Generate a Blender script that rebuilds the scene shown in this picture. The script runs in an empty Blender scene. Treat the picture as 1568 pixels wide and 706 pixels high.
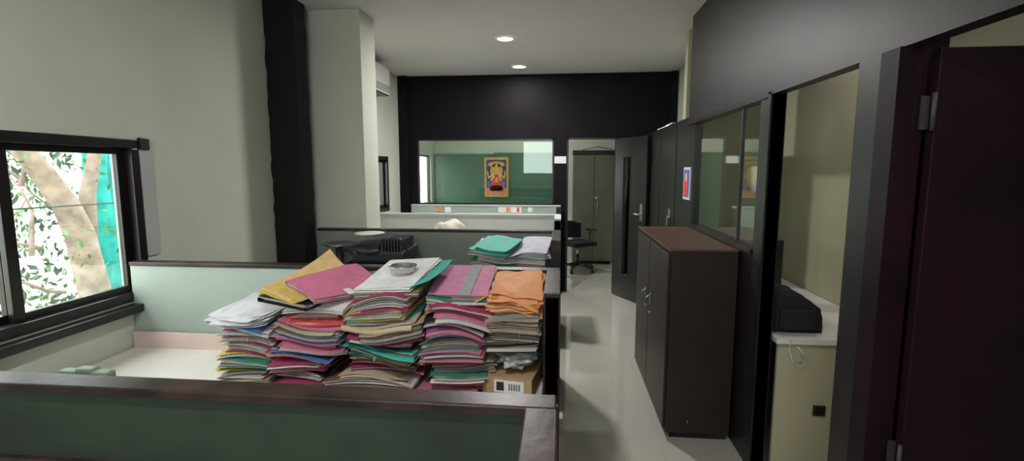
import bpy, bmesh, math, random
from mathutils import Vector, Matrix, Euler, noise
random.seed(7)
S=bpy.context.scene
S.view_settings.view_transform='Standard'
S.view_settings.look='None'
S.view_settings.exposure=0.22

# ---------------------------------------------------------------- materials
def mat(name,c,rough=.6,metal=0,var=.08,scale=6,bump=0,bscale=60,spec=.5,c2=None,coat=0):
    m=bpy.data.materials.new(name); m.use_nodes=True
    nt=m.node_tree; b=nt.nodes['Principled BSDF']
    tc=nt.nodes.new('ShaderNodeTexCoord')
    n=nt.nodes.new('ShaderNodeTexNoise'); n.inputs['Scale'].default_value=scale; n.inputs['Detail'].default_value=5
    nt.links.new(tc.outputs['Object'],n.inputs['Vector'])
    r=nt.nodes.new('ShaderNodeValToRGB')
    lo=[x*(1-var) for x in c]; hi=[min(1,x*(1+var)) for x in c]
    if c2: hi=list(c2)
    r.color_ramp.elements[0].position=.35; r.color_ramp.elements[1].position=.65
    r.color_ramp.elements[0].color=(*lo,1); r.color_ramp.elements[1].color=(*hi,1)
    nt.links.new(n.outputs['Fac'],r.inputs['Fac']); nt.links.new(r.outputs['Color'],b.inputs['Base Color'])
    b.inputs['Roughness'].default_value=rough; b.inputs['Metallic'].default_value=metal
    b.inputs['Specular IOR Level'].default_value=spec
    b.inputs['Coat Weight'].default_value=coat
    if bump:
        n2=nt.nodes.new('ShaderNodeTexNoise'); n2.inputs['Scale'].default_value=bscale; n2.inputs['Detail'].default_value=4
        nt.links.new(tc.outputs['Object'],n2.inputs['Vector'])
        bp=nt.nodes.new('ShaderNodeBump'); bp.inputs['Strength'].default_value=bump; bp.inputs['Distance'].default_value=.01
        nt.links.new(n2.outputs['Fac'],bp.inputs['Height']); nt.links.new(bp.outputs['Normal'],b.inputs['Normal'])
    return m
def emat(name,c,s):
    m=bpy.data.materials.new(name); m.use_nodes=True; b=m.node_tree.nodes['Principled BSDF']
    b.inputs['Base Color'].default_value=(*c,1); b.inputs['Emission Color'].default_value=(*c,1); b.inputs['Emission Strength'].default_value=s
    return m
def glassmat(name,tint,refl=.10,rough=.0,k=.5):
    m=bpy.data.materials.new(name); m.use_nodes=True; nt=m.node_tree
    for n in list(nt.nodes): nt.nodes.remove(n)
    o=nt.nodes.new('ShaderNodeOutputMaterial'); mx=nt.nodes.new('ShaderNodeMixShader')
    t=nt.nodes.new('ShaderNodeBsdfTransparent'); t.inputs['Color'].default_value=(*tint,1)
    g=nt.nodes.new('ShaderNodeBsdfGlossy'); g.inputs['Roughness'].default_value=rough; g.inputs['Color'].default_value=(.9,1,.95,1)
    lw=nt.nodes.new('ShaderNodeLayerWeight'); lw.inputs['Blend'].default_value=.35
    mm=nt.nodes.new('ShaderNodeMath'); mm.operation='MULTIPLY_ADD'; mm.inputs[1].default_value=k; mm.inputs[2].default_value=refl
    nt.links.new(lw.outputs['Fresnel'],mm.inputs[0])
    nt.links.new(mm.outputs[0],mx.inputs[0]); nt.links.new(t.outputs[0],mx.inputs[1]); nt.links.new(g.outputs[0],mx.inputs[2]); nt.links.new(mx.outputs[0],o.inputs[0])
    return m
def vcolmat(name,rough=.7):
    m=bpy.data.materials.new(name); m.use_nodes=True; nt=m.node_tree; b=nt.nodes['Principled BSDF']
    a=nt.nodes.new('ShaderNodeVertexColor'); a.layer_name='Col'
    tc=nt.nodes.new('ShaderNodeTexCoord'); n=nt.nodes.new('ShaderNodeTexNoise'); n.inputs['Scale'].default_value=25
    nt.links.new(tc.outputs['Object'],n.inputs['Vector'])
    mr=nt.nodes.new('ShaderNodeMapRange'); mr.inputs[3].default_value=.70; mr.inputs[4].default_value=1.12
    nt.links.new(n.outputs['Fac'],mr.inputs[0])
    mx=nt.nodes.new('ShaderNodeVectorMath'); mx.operation='SCALE'
    nt.links.new(a.outputs['Color'],mx.inputs[0]); nt.links.new(mr.outputs[0],mx.inputs['Scale'])
    nt.links.new(mx.outputs[0],b.inputs['Base Color']); b.inputs['Roughness'].default_value=rough
    return m

M_wall=mat('wall_paint',(.60,.64,.54),.75,var=.04,scale=2,bump=.05)
M_pillar=mat('pillar_paint',(.57,.60,.51),.75,var=.04,scale=2)
M_cream=mat('cream_paint',(.45,.42,.29),.7,var=.05,scale=2)
M_ceil=mat('ceiling_paint',(.76,.72,.73),.8,var=.03,scale=1.5)
M_black=mat('black_laminate',(.012,.009,.009),.38,var=.4,scale=5,bump=.04,bscale=120)
M_blackp=mat('black_gloss_paint',(.006,.0045,.005),.5,var=.5,scale=8,bump=.3,bscale=20,spec=.3)
M_header=mat('black_header_laminate',(.018,.017,.016),.42,var=.3,scale=3,bump=.05,bscale=150)
M_backw=mat('dark_wall_paint',(.006,.004,.006),.65,var=.3,scale=3,spec=.16)
M_cap=mat('dark_wood_cap',(.026,.014,.013),.36,var=.6,scale=12,bump=.08,spec=.4)
M_panel=mat('pale_green_laminate',(.34,.40,.36),.45,var=.05,scale=4)
M_panel3=mat('grey_green_laminate',(.19,.225,.19),.5,var=.06,scale=4)
M_panelN=mat('shade_darkened_green_laminate',(.028,.040,.029),.6,var=.18,scale=5,bump=.03,spec=.15)  # pale green laminate with the near partition's shade put into its colour
M_panelW=mat('light_grey_laminate',(.46,.48,.46),.5,var=.05,scale=4)
M_desk=mat('marble_desk',(.76,.72,.69),.22,var=.05,scale=3)
M_strip=mat('pink_cream_strip',(.66,.52,.46),.4,var=.05)
M_cup=mat('brown_steel_cabinet',(.028,.017,.012),.42,var=.12,scale=6,spec=.4)
M_cuptop=mat('brown_cabinet_top',(.10,.055,.037),.4,var=.2,scale=10)
M_purple=mat('purple_black_door',(.012,.0025,.008),.5,var=.35,scale=4,spec=.28)
M_frame=mat('black_aluminium',(.009,.006,.006),.3,var=.2)
M_steel=mat('steel',(.6,.6,.6),.25,1,var=.05)
M_dsteel=mat('dull_steel',(.06,.05,.05),.55,.4,var=.2)
M_white=mat('white_plastic',(.72,.71,.66),.4,var=.03)
M_bplas=mat('black_plastic',(.015,.015,.017),.4,var=.2)
M_fabric=mat('dark_fabric',(.012,.011,.015),.9,var=.3,scale=40,bump=.2)
M_green=mat('green_board',(.060,.140,.098),.3,var=.08,scale=2)
M_alm=mat('grey_green_steel',(.12,.13,.09),.4,var=.06)
M_card=mat('cardboard',(.42,.27,.15),.8,var=.1,scale=8)
M_paper=mat('paper',(.78,.77,.74),.8,var=.05)
M_bag=mat('plastic_bag',(.45,.46,.45),.25,var=.3,scale=30,bump=.8,bscale=25)
M_cloth=mat('cream_cloth',(.50,.46,.39),.9,var=.1,scale=15,bump=.2)
M_chairg=mat('green_chair',(.20,.28,.20),.5,var=.1)
M_gold=mat('gold_frame',(.72,.42,.08),.4,var=.2,scale=30)
M_red=mat('picture_red',(.80,.05,.03),.6,var=.3,scale=30)
M_maroon=mat('picture_dark',(.07,.05,.16),.6,var=.5,scale=20)
M_skin=mat('picture_skin',(.90,.50,.20),.6,var=.1)
M_pink=mat('picture_pink',(.75,.28,.20),.6,var=.3,scale=40)
M_blue=mat('picture_blue',(.08,.18,.55),.6,var=.3,scale=30)
M_lamp=emat('lamp_glow',(1,.98,.95),14)
M_gl=glassmat('window_glass',(.95,.97,.96),.02,k=.2)
M_gl2=glassmat('cabin_glass',(.78,.86,.78),.10,.04,.30)
M_gl3=glassmat('back_glass',(.86,.90,.87),.03,.0,.2)
M_file=vcolmat('file_paper')
M_bark=mat('bark',(.30,.22,.19),.9,var=.35,scale=8,bump=.8,bscale=20)
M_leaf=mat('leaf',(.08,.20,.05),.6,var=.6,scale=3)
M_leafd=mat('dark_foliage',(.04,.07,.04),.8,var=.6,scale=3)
M_net=mat('turquoise_netting',(.02,.34,.33),.7,var=.4,scale=5)
M_conc=mat('pale_concrete',(.60,.62,.60),.9,var=.1,scale=3)
M_ground=mat('ground_soil',(.35,.36,.25),.95,var=.3,scale=2)

def floor_material():
    m=mat('cream_floor_tile',(.60,.575,.52),.04,var=.04,scale=1.2,spec=1.0,coat=1.0)
    nt=m.node_tree; b=nt.nodes['Principled BSDF']; b.inputs['Coat Roughness'].default_value=.03; b.inputs['Coat IOR'].default_value=1.7
    old=b.inputs['Base Color'].links[0].from_socket
    tc=[n for n in nt.nodes if n.type=='TEX_COORD'][0]
    br=nt.nodes.new('ShaderNodeTexBrick'); br.offset=0; br.inputs['Scale'].default_value=1
    br.inputs['Brick Width'].default_value=.6; br.inputs['Row Height'].default_value=.6; br.inputs['Mortar Size'].default_value=.0012
    nt.links.new(tc.outputs['Object'],br.inputs['Vector'])
    mx=nt.nodes.new('ShaderNodeMix'); mx.data_type='RGBA'
    nt.links.new(br.outputs['Fac'],mx.inputs['Factor']); nt.links.new(old,mx.inputs['A']); mx.inputs['B'].default_value=(.45,.41,.35,1)
    nt.links.new(mx.outputs['Result'],b.inputs['Base Color'])
    return m
M_floor=floor_material()

# ---------------------------------------------------------------- builder
class B:
    def __init__(s,name): s.n=name; s.bm=bmesh.new(); s.m=[]
    def mi(s,m):
        if m not in s.m: s.m.append(m)
        return s.m.index(m)
    def merge(s,t,m,M=None,smooth=False):
        if M is not None: bmesh.ops.transform(t,matrix=M,verts=t.verts)
        i=s.mi(m)
        for f in t.faces: f.material_index=i; f.smooth=smooth
        me=bpy.data.meshes.new('t'); t.to_mesh(me); t.free(); s.bm.from_mesh(me); bpy.data.meshes.remove(me)
    def box(s,x0,x1,y0,y1,z0,z1,m,bev=0,M=None):
        t=bmesh.new(); bmesh.ops.create_cube(t,size=1)
        bmesh.ops.scale(t,vec=(x1-x0,y1-y0,z1-z0),verts=t.verts)
        bmesh.ops.translate(t,vec=((x0+x1)/2,(y0+y1)/2,(z0+z1)/2),verts=t.verts)
        if bev: bmesh.ops.bevel(t,geom=t.edges[:],offset=bev,segments=2,affect='EDGES',profile=.6)
        s.merge(t,m,M); return s
    def cyl(s,p0,p1,r0,m,r1=None,seg=24,caps=True):
        p0=Vector(p0);p1=Vector(p1); d=p1-p0; r1=r0 if r1 is None else r1
        t=bmesh.new(); bmesh.ops.create_cone(t,cap_ends=caps,segments=seg,radius1=r0,radius2=r1,depth=d.length)
        M=Matrix.Translation((p0+p1)/2)@d.to_track_quat('Z','Y').to_matrix().to_4x4()
        s.merge(t,m,M,True); return s
    def sph(s,c,r,m,sc=(1,1,1),M=None,nz=0,nf=5,sub=3,smooth=True):
        t=bmesh.new(); bmesh.ops.create_icosphere(t,subdivisions=sub,radius=1)
        for v in t.verts:
            k=1+nz*noise.noise(v.co*nf+Vector(c)*9)
            v.co=Vector((v.co.x*r*sc[0]*k,v.co.y*r*sc[1]*k,v.co.z*r*sc[2]*k))
        s.merge(t,m,Matrix.Translation(c)@(M or Matrix()),smooth); return s
    def poly(s,pts,m,M=None):
        t=bmesh.new(); t.faces.new([t.verts.new(p) for p in pts]); s.merge(t,m,M); return s
    def lathe(s,c,prof,m,seg=32):
        t=bmesh.new(); rings=[]
        for r,z in prof:
            rings.append([t.verts.new((c[0]+r*math.cos(2*math.pi*i/seg),c[1]+r*math.sin(2*math.pi*i/seg),c[2]+z)) for i in range(seg)])
        for a,b in zip(rings,rings[1:]):
            for i in range(seg): t.faces.new((a[i],a[(i+1)%seg],b[(i+1)%seg],b[i]))
        s.merge(t,m,None,True); return s
    def tube(s,pts,rad,m,seg=10):
        t=bmesh.new(); rings=[]; pts=[Vector(p) for p in pts]
        for k,p in enumerate(pts):
            d=(pts[min(k+1,len(pts)-1)]-pts[max(k-1,0)]).normalized(); q=d.to_track_quat('Z','Y')
            r=rad[k] if isinstance(rad,(list,tuple)) else rad
            rings.append([t.verts.new(p+q@Vector((r*math.cos(2*math.pi*i/seg),r*math.sin(2*math.pi*i/seg),0))) for i in range(seg)])
        for a,b in zip(rings,rings[1:]):
            for i in range(seg): t.faces.new((a[i],a[(i+1)%seg],b[(i+1)%seg],b[i]))
        t.faces.new(rings[0][::-1]); t.faces.new(rings[-1]); s.merge(t,m,None,True); return s
    def done(s,M=None):
        me=bpy.data.meshes.new(s.n); s.bm.to_mesh(me); s.bm.free()
        for m in s.m: me.materials.append(m)
        o=bpy.data.objects.new(s.n,me); S.collection.objects.link(o)
        if M is not None: o.matrix_world=M
        return o

H=2.8
XL=-2.12; XR=1.02; YB=6.5
# ---------------------------------------------------------------- shell
B('floor').box(-2.4,1.9,-1.7,9.05,-.1,0,M_floor).done()
B('ceiling').box(-2.5,1.9,-1.7,9.05,H,H+.1,M_ceil).done()
w=B('wall_left')
W1=(.95,2.34,.95,1.75); W2=(5.0,6.0,1.10,1.76)
def wl(y0,y1,z0,z1): w.box(XL-.15,XL,y0,y1,z0,z1,M_wall)
wl(-1.7,W1[0],0,H); wl(W1[0],W1[1],0,W1[2]); wl(W1[0],W1[1],W1[3],H); wl(W1[1],W2[0],0,H)
wl(W2[0],W2[1],0,W2[2]); wl(W2[0],W2[1],W2[3],H); wl(W2[1],YB,0,H); w.done()
w=B('wall_front')
w.box(-2.27,1.8,-1.7,-1.6,0,1.5,M_wall).box(-2.27,1.8,-1.7,-1.6,2.4,H,M_wall).box(-2.27,-1.1,-1.7,-1.6,1.5,2.4,M_wall).box(.3,1.8,-1.7,-1.6,1.5,2.4,M_wall).done()
w=B('wall_back'); y0,y1=YB,YB+.1
w.box(-2.27,-1.887,y0,y1,0,H,M_backw).box(-1.887,-.097,y0,y1,1.994,H,M_backw).box(-1.887,-.097,y0,y1,0,1.147,M_backw)
w.box(-.097,.07,y0,y1,0,H,M_backw).box(.07,.69,y0,y1,2.0,H,M_backw).box(.69,1.5,y0,y1,0,H,M_backw)
w.box(-2.12,-2.0,y0-.05,y0,0,H,M_backw).box(1.33,1.41,y0-.05,y0,0,H,M_backw)
w.done()
g=B('window_3')
t=.02
g.box(-1.887,-.097,y0-.01,y0+.03,1.147,1.147+t,M_frame).box(-1.887,-.097,y0-.01,y0+.03,1.974,1.994,M_frame)
g.box(-1.887,-1.867,y0-.01,y0+.03,1.147,1.994,M_frame).box(-.117,-.097,y0-.01,y0+.03,1.147,1.994,M_frame)
g.box(-1.867,-.117,y0+.008,y0+.012,1.167,1.974,M_gl3).done()
w=B('wall_right'); x0,x1=XR,XR+.06
def wr(a,b,z0,z1,m=M_header,dx=0): w.box(x0-dx,x1,a,b,z0,z1,m)
wr(-1.6,4.23,1.967,H); wr(-1.6,.85,0,1.967); wr(1.72,1.89,0,1.967); wr(2.60,2.745,0,1.967)
wr(2.745,4.03,0,1.17,M_black); wr(4.03,4.23,0,1.967,M_black); wr(4.23,YB,0,2.02,M_black)
for yy in (4.62,5.35): w.box(x0-.006,x0,yy,yy+.03,0,2.02,M_black)
w.box(x0-.010,x1+.005,2.60,2.63,0,1.967,M_black)
w.box(x0-.010,x1+.005,2.63,4.23,1.955,1.982,M_black).box(x0-.010,x1+.005,2.745,4.06,1.15,1.18,M_black)
w.box(x0-.012,x1+.01,1.66,1.75,0,1.967,M_purple)
w.done()
g=B('window_4'); g.poly([(x0+.027,2.75,1.185),(x0+.027,4.025,1.185),(x0+.027,4.025,1.95),(x0+.027,2.75,1.95)],M_gl2)
g.box(x0+.018,x0+.036,3.05,3.07,1.185,1.95,M_dsteel).done()
w=B('wall_cabin_outer'); w.box(1.75,1.85,-1.6,4.7,0,H,M_cream).box(1.08,1.75,4.6,4.7,0,H,M_cream)
w.box(1.42,1.5,4.7,YB,0,H,M_wall).done()
w=B('wall_cabin_divider'); w.box(1.085,1.22,1.77,1.83,0,H,M_purple).box(1.22,1.745,1.77,1.83,0,H,M_cream).done()  # dark end strip stands in for shadow beside the cream part
w=B('wall_back_room')
w.box(-2.5,1.7,8.95,9.05,0,H,M_wall)
w.box(-2.4,-2.3,6.6,7.5,0,H,M_wall).box(-2.4,-2.3,8.75,8.95,0,H,M_wall).box(-2.4,-2.3,7.5,8.75,0,1.0,M_wall).box(-2.4,-2.3,7.5,8.75,1.85,H,M_wall)
w.box(1.5,1.6,6.6,8.95,0,H,M_wall).done()
g=B('window_5')
g.box(-2.37,-2.33,7.5,8.75,1.0,1.03,M_frame).box(-2.37,-2.33,7.5,8.75,1.82,1.85,M_frame).box(-2.37,-2.33,7.5,7.53,1.03,1.82,M_frame).box(-2.37,-2.33,8.72,8.75,1.03,1.82,M_frame).box(-2.37,-2.33,8.1,8.13,1.03,1.82,M_frame).done()
g=B('green_glass_board')
g.box(-2.27,-1.20,8.91,8.948,.55,1.88,M_green,.004).box(-1.19,.05,8.91,8.948,.55,1.90,M_green,.004).done()
# black column with ragged hand-painted edges
c=B('column_black'); tb=bmesh.new(); prev=None; N=70
for k in range(N+1):
    z=k*(H-.002)/N
    a=.010*noise.noise(Vector((0,0,z*9)))+.006*noise.noise(Vector((3,0,z*30))); b_=.008*noise.noise(Vector((7,0,z*11)))
    ring=[tb.verts.new(p) for p in ((-2.112+a,3.66,z),(-2.112+a,3.5,z),(-1.887+b_,3.5,z),(-1.887+b_,3.66,z))]
    if prev:
        for i in range(4): tb.faces.new((prev[i],prev[(i+1)%4],ring[(i+1)%4],ring[i]))
    prev=ring
c.merge(tb,M_blackp); c.done()
c=B('column_pale'); c.box(-2.118,-1.52,3.78,4.08,0,H-.002,M_pillar,.004).done()

# ---------------------------------------------------------------- windows on left wall
def slidewin(name,y0,y1,z0,z1,mull,xw=XL,sill=True):
    g=B(name); a,b=xw-.10,xw-.02; f=.045
    g.box(a,b+.03,y0,y1,z0,z0+f,M_frame,.004).box(a,b+.03,y0,y1,z1-f,z1,M_frame,.004)
    g.box(a,b+.03,y0,y0+f,z0+f,z1-f,M_frame,.004).box(a,b+.03,y1-f,y1,z0+f,z1-f,M_frame,.004)
    def sash(p,q,xo):
        s=.045
        g.box(a+xo,a+xo+.025,p,p+s,z0+f,z1-f,M_frame,.003).box(a+xo,a+xo+.025,q-s,q,z0+f,z1-f,M_frame,.003)
        g.box(a+xo,a+xo+.025,p+s,q-s,z0+f,z0+f+.03,M_frame).box(a+xo,a+xo+.025,p+s,q-s,z1-f-.03,z1-f,M_frame)
        g.box(a+xo+.01,a+xo+.014,p+s,q-s,z0+f+.03,z1-f-.03,M_gl)
    sash(y0+f,mull+.03,.01); sash(mull-.02,y1-f,.045)
    if sill: g.box(xw+.001,xw+.06,y0-.1,y1+.02,z0-.05,z0-.01,M_black,.006)
    g.done()
slidewin('window_1',W1[0],W1[1],W1[2],W1[3],1.74)
slidewin('window_2',W2[0],W2[1],W2[2],W2[3],5.5,sill=False)
B('trim_1').box(XL+.001,XL+.010,2.345,2.42,1.16,1.70,M_panelW).box(XL+.001,XL+.02,2.345,2.40,1.70,1.76,M_black,.004).done()

# ---------------------------------------------------------------- partitions
PH=1.15
def partition(yc,xl,xr,panel,leg=None,cap=M_cap,z=PH,rail=False):
    p=B('office_partition'); T=.06
    p.box(xl,xr-.0,yc-T+.008,yc-.008,0,z-.02,panel)
    p.box(xl,xr+.0,yc-T,yc,z-.02,z,cap,.004)
    p.box(xr-T,xr+.003,yc-T,yc,0,z-.02,M_cap)
    if leg:
        p.box(xr-T+.008,xr-.004,leg,yc-T,0,z-.02,M_black if leg>1 else panel)
        p.box(xr-T,xr+.003,leg,yc-T-.0,z-.02,z,cap,.004)
        p.box(xr-T,xr+.003,leg,leg+.03,0,z-.02,M_cap)
    if rail: p.box(xl,xr-T,yc-T-.006,yc-T+.01,.94,.985,M_cap,.003)
    return p.done()
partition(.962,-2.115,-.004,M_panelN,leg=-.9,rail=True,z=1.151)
partition(2.285,-2.115,0,M_panel,leg=1.80)
partition(3.74,-1.88,0.0,M_panel3,leg=3.2)
partition(5.12,-2.115,0,M_panelW,leg=4.6,cap=M_panelW)
partition(6.42,-1.95,0,M_panel,cap=M_panelW)

def desk(y0,y1,x0=-2.11,x1=-.065,strip=False,mt=M_desk):
    d=B('office_desk'); d.box(x0,x1,y0,y1,.69,.72,mt,.003)
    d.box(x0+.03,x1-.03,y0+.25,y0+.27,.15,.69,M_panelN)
    for xx in (x0+.03,(x0+x1)/2,x1-.07): d.box(xx,xx+.04,y0+.05,y1-.05,0,.69,M_cap)
    if strip: d.box(x0,x1,y1-.012,y1,.72,.80,M_strip)
    d.done()
desk(1.62,2.222,strip=True)
desk(3.05,3.672,x0=-1.87)
desk(4.45,5.055,x0=-2.1)

# ---------------------------------------------------------------- paper stacks
W_=[(.68,.64,.60),(.60,.55,.50),(.50,.44,.37),(.76,.75,.74),(.38,.33,.27),(.64,.57,.50),(.68,.55,.54),(.70,.62,.60)]
PAL=dict(pink=(.58,.18,.30),mag=(.34,.035,.11),red=(.50,.06,.07),yel=(.62,.44,.10),org=(.85,.33,.08),grn=(.03,.26,.18),
 teal=(.04,.46,.38),blk=(.012,.012,.012),brn=(.14,.075,.045),bge=(.50,.40,.27),blu=(.06,.16,.42),gry=(.25,.25,.24),wht=(.76,.75,.75),pur=(.30,.09,.26),olv=(.22,.20,.11))
class Stack:
    def __init__(s,zmin=0): s.V=[];s.F=[];s.C=[];s.zmin=zmin
    def sheet(s,cx,cy,w,d,z,th,rot,zf,col,nx=10,ny=6,curl=0,cc=(0,0),edge=0):
        b=len(s.V); ca,sa=math.cos(rot),math.sin(rot); ph=random.random()*6
        for lay in (0,1):
            for j in range(ny+1):
                for i in range(nx+1):
                    u=i/nx-.5; v=j/ny-.5
                    x=u*w+edge*math.sin(v*9+ph)*(abs(u)>.49); y=v*d+edge*math.sin(u*11+ph)*(abs(v)>.49)
                    X=cx+x*ca-y*sa; Y=cy+x*sa+y*ca
                    k=max(0,(u*cc[0]+v*cc[1])) if cc!=(0,0) else 0
                    Z=max(z+zf(X,Y,z)+curl*k*k*4,s.zmin)+lay*th
                    s.V.append((X,Y,Z))
        n=(nx+1)*(ny+1); I=lambda l,i,j:b+l*n+j*(nx+1)+i
        for j in range(ny):
            for i in range(nx):
                s.F.append((I(1,i,j),I(1,i+1,j),I(1,i+1,j+1),I(1,i,j+1))); s.C.append(col)
                s.F.append((I(0,i,j),I(0,i,j+1),I(0,i+1,j+1),I(0,i+1,j))); s.C.append(col)
        for i in range(nx):
            s.F.append((I(0,i,0),I(0,i+1,0),I(1,i+1,0),I(1,i,0))); s.C.append(col)
            s.F.append((I(0,i+1,ny),I(0,i,ny),I(1,i,ny),I(1,i+1,ny))); s.C.append(col)
        for j in range(ny):
            s.F.append((I(0,0,j+1),I(0,0,j),I(1,0,j),I(1,0,j+1))); s.C.append(col)
            s.F.append((I(0,nx,j),I(0,nx,j+1),I(1,nx,j+1),I(1,nx,j))); s.C.append(col)
    def spine(s,cx,cy,w,d,z,h,rot,zf,col,side):
        ca,sa=math.cos(rot),math.sin(rot); N=10; K=6; b=len(s.V)
        for i in range(N+1):
            for k in range(K+1):
                a=math.pi*k/K; off=.012*math.sin(a); zz=z+h/2-(h/2)*math.cos(a)
                if side=='f': x=(i/N-.5)*w; y=-d/2-off
                else:
                    sg=-1 if side=='l' else 1
                    x=sg*(w/2+off*.6); y=(i/N-.5)*d
                X=cx+x*ca-y*sa;Y=cy+x*sa+y*ca
                s.V.append((X,Y,max(zz+zf(X,Y,z),s.zmin)))
        for i in range(N):
            for k in range(K):
                s.F.append((b+i*(K+1)+k,b+(i+1)*(K+1)+k,b+(i+1)*(K+1)+k+1,b+i*(K+1)+k+1)); s.C.append(col)
    def file(s,cx,cy,w,d,z,h,rot,zf,col,spine=None,inset=.005,neat=False):
        ct=.0020
        cv=random.choice([(1,-.6),(-1,-.6),(0,-1),(.6,-1)]); cu=random.uniform(-.012,.014)
        if neat: cu*=.3
        s.sheet(cx,cy,w,d,z,ct,rot,zf,col,curl=cu*.3,cc=cv)
        n=max(2,int(h/.0028)); dz=(h-2*ct)/n
        base=random.choice(W_)
        shift=random.uniform(-.004,.006)
        for k in range(n):
            c=random.choice(W_) if random.random()<.4 else base
            f=random.uniform(.55,1.08); c=tuple(min(1,q*f) for q in c)
            if random.random()<.09: c=random.choice([PAL['yel'],PAL['pink'],PAL['gry'],PAL['teal'],PAL['red'],PAL['bge'],PAL['blu']])
            jx=random.uniform(-.007,.007); jy=random.uniform(-.008,.010)+inset
            if not neat and random.random()<.16: jy-=random.uniform(.006,.030); jx*=1.8
            s.sheet(cx+jx,cy+jy+shift,w-.014,d-.010,z+ct+k*dz,dz*random.uniform(.4,.9),rot+random.uniform(-.045,.045),zf,c,nx=8,ny=3,curl=cu*k/n,cc=cv)
        s.sheet(cx,cy+random.uniform(-.006,.004),w+random.uniform(-.004,.006),d,z+h-ct,ct,rot+random.uniform(-.05,.05),zf,col,curl=cu,cc=cv,edge=.002)
        if spine: s.spine(cx,cy,w,d,z,h,rot,zf,col,spine)
        if not neat and random.random()<.15:
            xs=cx+random.uniform(-.3,.3)*w
            s.sheet(xs,cy-d/2-.006,.003,.012,z+h*.3,h*.6,rot,zf,(.55,.5,.45),nx=1,ny=1)
    def done(s,name):
        me=bpy.data.meshes.new(name); me.from_pydata(s.V,[],s.F); me.update()
        a=me.color_attributes.new('Col','FLOAT_COLOR','CORNER'); dat=[]
        for f,c in zip(s.F,s.C):
            for _ in f: dat+= [c[0],c[1],c[2],1]
        a.data.foreach_set('color',dat)
        me.materials.append(M_file); o=bpy.data.objects.new(name,me); S.collection.objects.link(o); return o
def pile(c0,c1,cy,w0,w1,d,zb,zt,cols,tilt=.05,amp=.012,seed=0,spinep=.3,xmax=None,extra=None,hr=(.010,.030),droop=.9,mess=1.2):
    random.seed(seed); st=Stack(zb+.001); z=zb+.001; Hh=zt-zb; ph=random.random()*6
    hw=w0/2; amp*=1.4
    def mk(cx):
        def zf(X,Y,zz):
            k=min(1,max(0,(zz-zb)/Hh)); kk=min(1,k*2.2)
            n1=noise.noise(Vector((X*5+seed,Y*3,zz*9)))
            return k*tilt*(Y-(cy-d/2))/d + kk*(amp*math.sin((X-cx)*11+ph+zz*14)*.7 + amp*1.3*n1 - amp*droop*(abs(X-cx)/hw)**2*(.55+.6*math.sin(zz*21+ph)))
        return zf
    while z<zt:
        k=(z-zb)/Hh; cx=c0+(c1-c0)*k+.012*math.sin(k*7+ph)*(xmax is None); w=w0+(w1-w0)*k
        h=random.uniform(*hr)
        if random.random()<.2: h*=1.8
        ww=w*random.uniform(.86,1.06); x=cx+random.uniform(-.020,.020)*mess
        if xmax is not None: x=min(x,xmax-ww/2-.016)
        rot=random.uniform(-.14,.14)*mess*(0.4 if xmax is not None else 1)
        st.file(x,cy+random.uniform(-.035,.012)*mess,ww,d*random.uniform(.90,1.0),z,h,rot,mk(cx),PAL[random.choice(cols)],
                spine=random.choice(['f','l','r','r']) if random.random()<spinep else None)
        z+=h+random.choice((.001,.001,.004))
    if extra: extra(st,mk(c1),z)
    return st.done('file_stack')
def ex_A(st,zf,z):
    for k in range(12):
        st.sheet(-1.29+random.uniform(-.03,.03),2.03+random.uniform(-.03,.02),.25,.33,z+k*.0025,.0012,random.uniform(-.35,.10),zf,random.choice([(.74,.74,.78),(.80,.80,.84),(.66,.66,.68)]),curl=.015,cc=(1,-.5))
    st.sheet(-1.30,2.015,.25,.34,z+.002,.003,-.15,zf,PAL['blu'])
pile(-1.312,-1.295,2.035,.235,.25,.33,.72,.955,['mag','gry','bge','yel','wht','blk','grn','mag','blu'],.06,.010,11,.2,extra=ex_A)
def ex_B(st,zf,z):
    f=lambda X,Y,zz: .05*(Y-1.85)/.35-.22*max(0,X+.98)
    st.file(-1.06,2.02,.26,.34,z-.01,.020,-.32,f,PAL['blk'],spine='l')
    st.file(-1.07,2.03,.25,.34,z+.011,.012,-.45,f,PAL['yel'])
    st.sheet(-1.08,2.05,.24,.34,z+.024,.003,-.55,f,(.70,.48,.22),curl=.02,cc=(-1,1))
    st.file(-1.03,2.03,.25,.33,z+.028,.010,-.62,f,PAL['yel'],neat=True)
    st.file(-.945,2.01,.26,.33,z+.040,.020,-.66,f,(.62,.16,.28),spine='l',neat=True)
    st.sheet(-.86,1.93,.05,.03,z+.0605,.001,-.66,f,PAL['wht'])
pile(-1.065,-.975,2.03,.235,.28,.34,.72,1.05,['mag','red','pink','mag','blk','pink','mag','wht','pink','red'],.05,.010,5,.3,extra=ex_B)
BOWL=[1.17]
def ex_C(st,zf,z):
    z+=.012
    f=lambda X,Y,zz: .06*(Y-1.86)/.35+.10*(X+.66)
    st.file(-.67,2.02,.27,.34,z-.012,.016,-.05,f,PAL['olv'])
    st.sheet(-.60,2.02,.22,.33,z+.006,.003,-.05,f,PAL['teal'],curl=.01,cc=(1,-1))
    st.file(-.675,2.02,.25,.33,z+.010,.010,-.14,f,PAL['wht'],neat=True)
    st.sheet(-.675,2.03,.24,.32,z+.022,.002,-.1,f,(.78,.77,.77))
    BOWL[0]=z+.024+.06*(2.0-1.86)/.35+.0115
pile(-.745,-.665,2.03,.33,.27,.34,.72,1.065,['bge','yel','brn','blk','gry','olv','teal','mag','bge','brn','blk'],.06,.016,24,.35,extra=ex_C,droop=1.4,mess=1.4)
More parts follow.
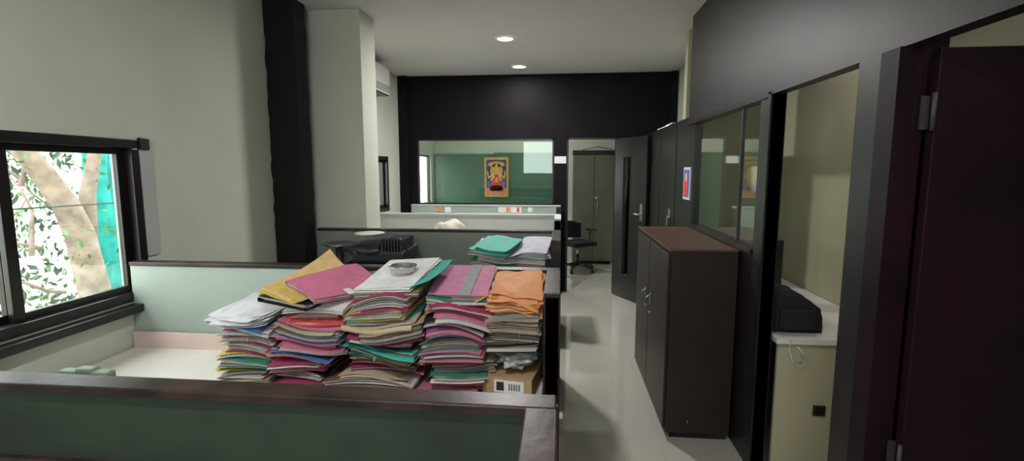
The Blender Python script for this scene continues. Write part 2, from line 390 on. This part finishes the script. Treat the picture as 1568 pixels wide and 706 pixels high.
def ex_D(st,zf,z):
    f=lambda X,Y,zz: .06*(Y-1.86)/.35
    st.sheet(-.305,2.03,.09,.30,z+.004,.003,-.12,f,PAL['yel'],curl=.01,cc=(1,-1))
    st.file(-.40,2.05,.26,.33,z,.012,.05,f,PAL['grn'])
    st.file(-.408,2.06,.245,.33,z+.014,.018,.0,f,(.62,.20,.38),neat=True)
    st.sheet(-.375,2.06,.045,.332,z+.034,.002,.0,f,(.30,.33,.35))
pile(-.41,-.405,2.03,.245,.25,.34,.72,1.065,['red','mag','pink','grn','gry','blk','wht','pink','pink','bge','pur'],.07,.012,31,.3,extra=ex_D)
def ex_E(st,zf,z):
    for k in range(11):
        st.sheet(-.172+random.uniform(-.008,.008),2.02+random.uniform(-.03,.01),.20,.31,z+k*.006,.0022,random.uniform(-.10,.10),zf,random.choice([(.80,.30,.10),(.78,.40,.18),(.60,.19,.05),(.85,.38,.15)]),curl=random.uniform(-.02,.02),cc=(random.choice((-1,1)),-.8),edge=.008)
pile(-.175,-.175,2.03,.20,.20,.33,.890,1.055,['gry','brn','wht','grn','bge','blk','gry'],.06,.009,41,.25,xmax=-.065,extra=ex_E)
def ex_F(st,zf,z):
    st.file(-.43,3.32,.26,.33,z,.02,-.25,zf,PAL['teal'],neat=True); st.file(-.41,3.30,.22,.28,z+.024,.01,-.35,zf,PAL['teal'],neat=True)
pile(-.46,-.44,3.33,.27,.27,.33,.72,1.045,['grn','gry','wht','blk','bge'],.05,.012,51,.3,extra=ex_F)
def ex_G(st,zf,z):
    for k in range(9): st.sheet(-.185+random.uniform(-.012,.012),3.37,.20,.30,z+k*.005,.002,random.uniform(-.14,.14),zf,random.choice([(.66,.66,.72),(.55,.55,.62),(.76,.76,.78)]),curl=.012,cc=(1,.5))
pile(-.20,-.20,3.36,.20,.20,.31,.72,1.015,['wht','gry','blu','blk','wht'],.06,.010,53,.15,xmax=-.07,extra=ex_G)
random.seed(3)
B('steel_bowl').lathe((-.655,2.0,BOWL[0]),[(0,.0),(.045,.0),(.050,.004),(.056,.026),(.060,.028),(.055,.024),(.047,.006),(0,.004)],M_steel).done()
M=Matrix.Translation((-.175,1.97,.721))@Matrix.Rotation(-.16,4,'Z')
b=B('cardboard_file_box'); b.box(-.108,.092,-.12,.12,0,.072,M_card,.003,M).box(-.06,.06,-.121,-.120,.012,.062,M_paper,0,M)
b.box(-.05,-.02,-.1225,-.1212,.02,.055,M_bplas,0,M)
for i in range(5): b.box(.0+i*.010,.004+i*.010,-.1225,-.1212,.024,.05,M_bplas,0,M)
b.cyl((-.085,-.119,.036),(-.085,-.1225,.036),.010,M_bplas); b.done()
b=B('crumpled_plastic_bag')
b.sph((-.175,1.99,.842),.078,M_bag,(1.1,1.5,.46),nz=.5,nf=3.5,sub=4); b.done()
# dark bundles behind 2nd partition
b=B('black_tray_pile')
b.box(-1.46,-1.06,3.12,3.45,.722,.86,M_bplas,.02).box(-1.46,-1.04,3.14,3.5,.865,.98,M_fabric,.03)
b.box(-1.38,-1.02,3.15,3.5,.985,1.07,M_bplas,.02)
b.sph((-1.26,3.28,1.06),.17,M_bplas,(1.25,.9,.36),nz=.3,nf=2)
for i in range(7): b.box(-1.16+i*.02,-1.15+i*.02,3.12,3.40,1.07,1.145,M_bplas,.002)
b.tube([(-1.18,3.12,1.08),(-1.16,3.12,1.15),(-1.04,3.12,1.155),(-1.0,3.14,1.08)],.008,M_bplas)
b.done()
b=B('white_plate'); b.lathe((-1.30,3.28,1.150),[(0,.0),(.06,.0),(.10,.018),(.102,.022),(.06,.006),(0,.005)],M_white); b.done()
b=B('metal_tray'); b.lathe((-1.62,3.50,1.04),[(0,0),(.09,0),(.12,.02),(.122,.024),(.09,.005),(0,.004)],M_steel).cyl((-1.62,3.5,.722),(-1.62,3.5,1.04),.03,M_bplas).done()
B('cloth_bundle').sph((-1.08,4.75,.935),.19,M_cloth,(1.0,.7,.92),nz=.25,nf=2.4,sub=4).done()
b=B('pinned_notices'); yy=6.358
for xa,xb,za,zb,m in [(-.80,-.50,1.05,1.125,M_paper),(-.70,-.64,1.06,1.12,M_pink),(-.56,-.53,1.06,1.12,M_red),(-1.62,-1.54,1.06,1.11,M_pink),(-1.5,-1.42,1.05,1.12,M_paper),(-.42,-.36,1.06,1.12,M_paper)]:
    b.box(xa,xb,yy-.002-(.002 if m is not M_paper else 0),yy,za,zb,m)
b.done()
B('paper_note').box(-.09,.06,6.492,6.498,1.68,1.77,M_paper).done()

# ---------------------------------------------------------------- cupboard
c=B('steel_storage_cupboard'); X0,X1,Y0,Y1,Z1=.635,1.005,2.90,4.06,1.15
c.box(X0,X1,Y0,Y1,.04,Z1-.012,M_cup,.004).box(X0+.03,X1-.01,Y0+.02,Y1-.02,0,.04,M_black)
c.box(X0-.014,X1,Y0-.008,Y1+.008,Z1-.012,Z1,M_cuptop,.003)
for a,bb in ((Y0+.012,3.50),(3.515,Y1-.012)): c.box(X0-.016,X0-.001,a,bb,.06,Z1-.03,M_cup,.003)
for yy in (3.42,3.60):
    c.box(X0-.022,X0-.015,yy-.012,yy+.012,.66,.76,M_steel,.003)
    c.tube([(X0-.02,yy,.75),(X0-.045,yy,.735),(X0-.05,yy,.71),(X0-.045,yy,.685),(X0-.02,yy,.67)],.005,M_steel)
    c.cyl((X0-.016,yy,.63),(X0-.024,yy,.63),.010,M_steel)
c.box(.76,.765,Y0-.0012,Y0,.10,.12,M_steel)
c.done()

# ---------------------------------------------------------------- doors
hx,hy=.69,6.44; ex,ey=.99,5.89; ang=math.atan2(ey-hy,ex-hx); L=math.hypot(ex-hx,ey-hy)
d=B('door_1')
d.box(0,.17,-.02,.02,.01,1.985,M_black,.003).box(.33,L,-.02,.02,.01,1.985,M_black,.003).box(.17,.33,-.02,.02,.01,.30,M_black).box(.17,.33,-.02,.02,1.75,1.985,M_black)
d.box(.17,.33,-.004,.004,.30,1.75,M_gl2)
d.box(.17,.178,-.024,.024,.29,1.76,M_dsteel).box(.322,.33,-.024,.024,.29,1.76,M_dsteel)
d.box(L-.10,L-.05,-.028,-.02,1.0,1.2,M_steel,.003).cyl((L-.075,-.02,1.08),(L-.075,-.07,1.08),.01,M_steel)
d.tube([(L-.075,-.07,1.08),(L-.13,-.07,1.08),(L-.17,-.065,1.08)],.009,M_steel)
d.done(Matrix.Translation((hx,hy,0))@Matrix.Rotation(ang,4,'Z'))
d=B('door_2'); d.box(1.10,1.70,1.625,1.66,.01,1.955,M_purple,.003)
for z in (1.72,.62): d.box(1.075,1.098,1.648,1.655,z,z+.10,M_dsteel).cyl((1.09,1.618,z-.005),(1.09,1.618,z+.105),.007,M_dsteel)
d.done()
f=B('door_frame_1')
f.box(.07,.09,6.46,6.5,0,2.0,M_frame).box(.67,.69,6.46,6.5,0,2.0,M_frame).box(.07,.69,6.46,6.5,1.98,2.0,M_frame).done()

# ---------------------------------------------------------------- small wall items
b=B('wall_picture'); b.box(XR-.012,XR-.001,4.07,4.28,1.36,1.62,M_white,.002).box(XR-.014,XR-.012,4.09,4.26,1.38,1.60,M_blue)
b.box(XR-.016,XR-.014,4.12,4.23,1.39,1.53,M_red).box(XR-.0165,XR-.014,4.15,4.20,1.51,1.57,M_skin).done()
B('door_latch').box(XR-.02,XR-.001,4.75,4.83,1.15,1.24,M_steel,.004).box(XR-.035,XR-.018,4.77,4.80,1.05,1.17,M_steel,.003).done()
b=B('air_conditioner'); b.box(XL+.002,XL+.20,4.76,5.60,2.42,2.72,M_white,.03)
for i in range(4): b.box(XL+.196,XL+.204,4.80,5.56,2.45+i*.02,2.455+i*.02,M_frame)
b.box(XL+.05,XL+.19,4.80,5.56,2.414,2.424,M_frame); b.done()
for i,(x,y) in enumerate([(-.53,4.75),(-.505,6.02),(-.5,.4),(-.5,-.8)]):  # first two are visible fittings; last two are added unseen behind the camera
    l=B('real_or_added_ceiling_light'); l.lathe((x,y,H),[(.0,-.004),(.072,-.004)],M_lamp); l.lathe((x,y,H),[(.072,-.004),(.076,-.009),(.088,-.006),(.092,-.001)],M_white); l.done()

yy=8.905; cx=-1.15; p=B('framed_religious_picture')
p.box(cx-.215,cx+.215,yy-.02,yy,1.115,1.82,M_gold,.004)
Y=yy-.021
def pl(pts,m,k): p.poly([(cx+a,Y-k*.0012,1.115+b_) for a,b_ in pts],m)
def el(x,z,rx,rz,m,k): pl([(x+rx*math.cos(a*math.pi/10),z+rz*math.sin(a*math.pi/10)) for a in range(20)],m,k)
pl([(-.18,.04),(.18,.04),(.18,.66),(-.18,.66)],M_maroon,0)
pl([(-.18,.04),(.18,.04),(.18,.16),(-.18,.16)],M_pink,1); el(0,.46,.11,.14,M_gold,1); el(0,.58,.15,.05,M_gold,1)
pl([(-.12,.10),(.12,.10),(.09,.25),(.05,.40),(-.05,.40),(-.09,.25)],M_red,2); el(0,.16,.14,.05,M_red,2)
for sg in (-1,1):
    pl([(sg*.04,.40),(sg*.13,.33),(sg*.14,.36),(sg*.05,.43)],M_skin,3); pl([(sg*.13,.33),(sg*.15,.46),(sg*.17,.46),(sg*.15,.33)],M_skin,3)
    pl([(sg*.03,.36),(sg*.09,.28),(sg*.11,.30),(sg*.05,.40)],M_skin,3); el(sg*.13,.22,.025,.06,M_blue,3)
el(0,.47,.038,.05,M_skin,4); pl([(-.045,.50),(.045,.50),(.02,.58),(0,.62),(-.02,.58)],M_gold,5); el(0,.30,.03,.05,M_gold,4)
p.done()
a=B('steel_almirah'); a.box(.20,.90,8.47,8.93,.06,1.85,M_alm,.006)
a.box(.215,.545,8.458,8.47,.10,1.82,M_alm,.004).box(.555,.885,8.458,8.47,.10,1.82,M_alm,.004)
for sx in (.21,.84): a.box(sx,sx+.05,8.48,8.9,0,.06,M_alm)
a.box(.60,.615,8.44,8.458,.95,1.07,M_steel,.003).cyl((.59,8.458,1.13),(.59,8.447,1.13),.015,M_steel).box(.19,.91,8.46,8.93,1.85,1.92,M_black,.003)
a.tube([(.35,8.6,1.93),(.6,8.6,1.98),(.85,8.6,1.94)],.006,M_bplas)
a.done()

def office_chair(loc,rot,name='office_chair',sc=1):
    M=Matrix.Translation(loc)@Matrix.Rotation(rot,4,'Z')
    c=B(name)
    for i in range(5):
        a=i*2*math.pi/5; e=(.29*math.cos(a),.29*math.sin(a),.07)
        c.tube([(0,0,.11),(.15*math.cos(a),.15*math.sin(a),.10),e],[.028,.022,.016],M_bplas)
        c.cyl((e[0]-.02*math.sin(a),e[1]+.02*math.cos(a),.028),(e[0]+.02*math.sin(a),e[1]-.02*math.cos(a),.028),.027,M_bplas,seg=14)
    c.cyl((0,0,.09),(0,0,.25),.03,M_bplas).cyl((0,0,.25),(0,0,.40),.016,M_steel)
    c.box(-.10,.10,-.10,.10,.385,.41,M_bplas,.008).box(-.23,.23,-.22,.22,.41,.48,M_fabric,.03)
    c.tube([(0,.18,.40),(0,.29,.42),(0,.29,.60)],.018,M_bplas)
    for k in range(7):
        u=(k-3)/3; c.box(u*.19-.036,u*.19+.036,.26-.05*u*u,.30-.05*u*u,.50,.78-.04*u*u,M_fabric,.012)
    for sg in (-1,1):
        c.tube([(sg*.22,.05,.42),(sg*.28,.05,.46),(sg*.28,.04,.63)],.014,M_bplas); c.box(sg*.28-.03,sg*.28+.03,-.10,.13,.63,.655,M_bplas,.01)
    return c.done(M)
office_chair((.27,7.9,0),math.radians(35))
c=B('plastic_chair'); 
for k in range(9):
    u=(k-4)/4; c.box(-1.33+u*.2-.027,-1.33+u*.2+.027,1.22-.05*u*u,1.25-.05*u*u,.46,1.045-.11*u*u,M_chairg,.008)
c.box(-1.55,-1.11,1.25,1.60,.42,.45,M_chairg,.015)
for sx in (-1.53,-1.17):
    for sy in (1.25,1.54): c.tube([(sx+.02,sy,.43),(sx,sy,0)],.02,M_chairg)
c.done()

# ---------------------------------------------------------------- cabin contents
d=B('cabin_desk'); d.box(1.10,1.745,2.57,4.3,.72,.75,M_desk,.003).box(1.12,1.745,2.60,2.62,0,.72,M_cream).box(1.12,1.745,4.26,4.28,0,.72,M_cream).done()
B('power_socket').box(1.31,1.37,2.588,2.599,.335,.39,M_bplas,.003).box(1.325,1.355,2.584,2.589,.345,.38,M_frame).done()
m=B('computer_monitor'); m.box(1.11,1.46,3.40,3.43,.82,1.14,M_bplas,.006).box(1.125,1.445,3.397,3.401,.84,1.125,M_frame)
m.box(1.26,1.31,3.42,3.45,.76,.95,M_bplas).box(1.18,1.39,3.35,3.52,.751,.765,M_bplas,.005).done()
b=B('black_laptop_bag')
tb=bmesh.new(); bmesh.ops.create_cube(tb,size=1); bmesh.ops.subdivide_edges(tb,edges=tb.edges[:],cuts=6,use_grid_fill=True)
for v in tb.verts:
    x,y,z=v.co; f=1-.12*max(0,z+.1)*(1.0+abs(x)); bul=.04*math.cos(x*3)*math.cos(z*2.5)
    top=.225-.16*max(0,x+.1)*(z+.5)
    v.co=Vector((1.235+x*.26*f+.008*noise.noise(v.co*4), 2.80+y*(.25*f+bul), .752+(z+.5)*(top+.015*noise.noise(v.co*3))))
b.merge(tb,M_fabric,None,True)
b.box(1.14,1.32,2.638,2.660,.775,.880,M_fabric,.008); b.done()
B('power_cable').tube([(1.16,2.55,.76),(1.15,2.545,.70),(1.17,2.545,.64),(1.21,2.545,.63),(1.22,2.545,.68),(1.19,2.545,.72)],.003,M_white).done()
B('loose_papers').box(XR+.005,XR+.05,5.0,5.6,2.021,2.032,M_paper,0,None).box(XR+.01,XR+.055,4.9,5.2,2.032,2.040,M_paper).done()

# ---------------------------------------------------------------- outside
B('ground').box(-14,-2.5,-6,16,-.3,-.2,M_ground).done()
B('garden_wall').box(-9.2,-9.0,-4,16,-.2,2.0,M_conc).done()
t=B('garden_tree')
t.tube([(-3.8,3.72,-.2),(-3.8,3.66,.6),(-3.8,3.58,1.1),(-3.8,3.50,1.32),(-3.8,3.36,1.55),(-3.8,3.22,1.75),(-3.75,3.0,2.1),(-3.7,2.7,2.7)],[.13,.11,.10,.09,.08,.07,.06,.05],M_bark)
t.tube([(-3.8,3.62,.95),(-3.82,3.70,1.4),(-3.8,3.80,1.8),(-3.8,4.0,2.5)],[.08,.055,.045,.04],M_bark)
random.seed(9)
for i in range(26):
    y=random.uniform(2.5,3.9); z=random.uniform(.5,1.9); p=Vector((-3.85-random.random()*.8,y,z)); dv=Vector((random.uniform(-.2,.2),random.uniform(-1,1),random.uniform(-.3,1))).normalized()
    pts=[p]; 
    for k in range(4): dv=(dv+Vector((random.uniform(-.3,.3),random.uniform(-.4,.4),random.uniform(-.3,.4)))).normalized(); pts.append(pts[-1]+dv*.18)
    t.tube(pts,[.02,.016,.012,.009,.005],M_bark,seg=6)
def leaves(n,x,y,z,smin,smax,thr,off,m):
    tb=bmesh.new()
    for i in range(n):
        c=Vector((random.uniform(*x),random.uniform(*y),random.uniform(*z)))
        if noise.noise(c*2.2+Vector((off,0,0)))<thr: continue
        q=Euler((random.random()*6,random.random()*6,random.random()*6)).to_matrix(); s=random.uniform(smin,smax)
        tb.faces.new([tb.verts.new(c+q@Vector(v)) for v in ((-s,0,0),(0,-s*.45,0),(s*1.2,0,0),(0,s*.45,0))])
    t.merge(tb,m)
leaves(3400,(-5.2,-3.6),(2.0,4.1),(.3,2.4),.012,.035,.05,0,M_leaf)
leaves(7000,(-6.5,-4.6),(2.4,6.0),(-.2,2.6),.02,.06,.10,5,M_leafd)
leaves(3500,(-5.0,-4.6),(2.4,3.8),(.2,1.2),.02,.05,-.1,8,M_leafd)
t.tube([(-3.2,1.8,1.42),(-3.2,2.6,1.37),(-3.2,3.6,1.36)],.006,M_bplas,seg=6)
t.done()
n=B('turquoise_netting')
tb=bmesh.new(); rows=[]
for i in range(15):
    rows.append([tb.verts.new((-4.4+.06*math.sin(i*1.7+j*.4),4.24+i*.07+.05*math.sin(j*.9),-.2+j*.3)) for j in range(12)])
for a,b_ in zip(rows,rows[1:]):
    for j in range(11): tb.faces.new((a[j],b_[j],b_[j+1],a[j+1]))
n.merge(tb,M_net,None,True); n.done()

# ---------------------------------------------------------------- light
wd=bpy.data.worlds.new('World'); S.world=wd; wd.use_nodes=True
bg=wd.node_tree.nodes['Background']; bg.inputs['Color'].default_value=(.95,1.0,.98,1); bg.inputs['Strength'].default_value=7.5
def area(name,loc,rot,sx,sy,power=0,col=(1,1,1),portal=False,shape='RECTANGLE',spread=None):
    l=bpy.data.lights.new(name,'AREA'); l.shape=shape; l.size=sx; l.size_y=sy; l.energy=power; l.color=col
    if portal: l.cycles.is_portal=True
    o=bpy.data.objects.new(name,l); o.location=loc; o.rotation_euler=rot; S.collection.objects.link(o); return o
R=math.radians
area('daylight_portal_a',(XL-.16,1.645,1.35),(0,R(-90),0),.8,1.39,1,portal=True)
area('daylight_portal_b',(XL-.16,5.5,1.43),(0,R(-90),0),.66,1.0,1,portal=True)
area('daylight_portal_c',(-.4,-1.72,1.95),(R(90),0,0),1.4,.9,1,portal=True)
area('daylight_portal_d',(-2.42,8.12,1.43),(0,R(-90),0),.85,1.25,1,portal=True)
for x,y,p in [(-.53,4.75,42),(-.505,6.02,12),(-.5,.4,22),(-.5,-.8,6),(-.6,7.8,18),(1.40,3.0,5),(1.4,1.2,2)]:  # first two belong to visible downlights; the rest are added fill lights
    area('ceiling_or_fill_light',(x,y,H-.02),(0,0,0),.14,.14,p,(1,.98,.95),shape='DISK')

# ---------------------------------------------------------------- camera
cd=bpy.data.cameras.new('camera'); cd.sensor_width=36; cd.lens=36*780/1599; cd.clip_start=.02
co=bpy.data.objects.new('camera',cd); S.collection.objects.link(co)
co.location=(0,0,1.6); co.rotation_euler=(R(90-6.94),0,R(5.6)); S.camera=co
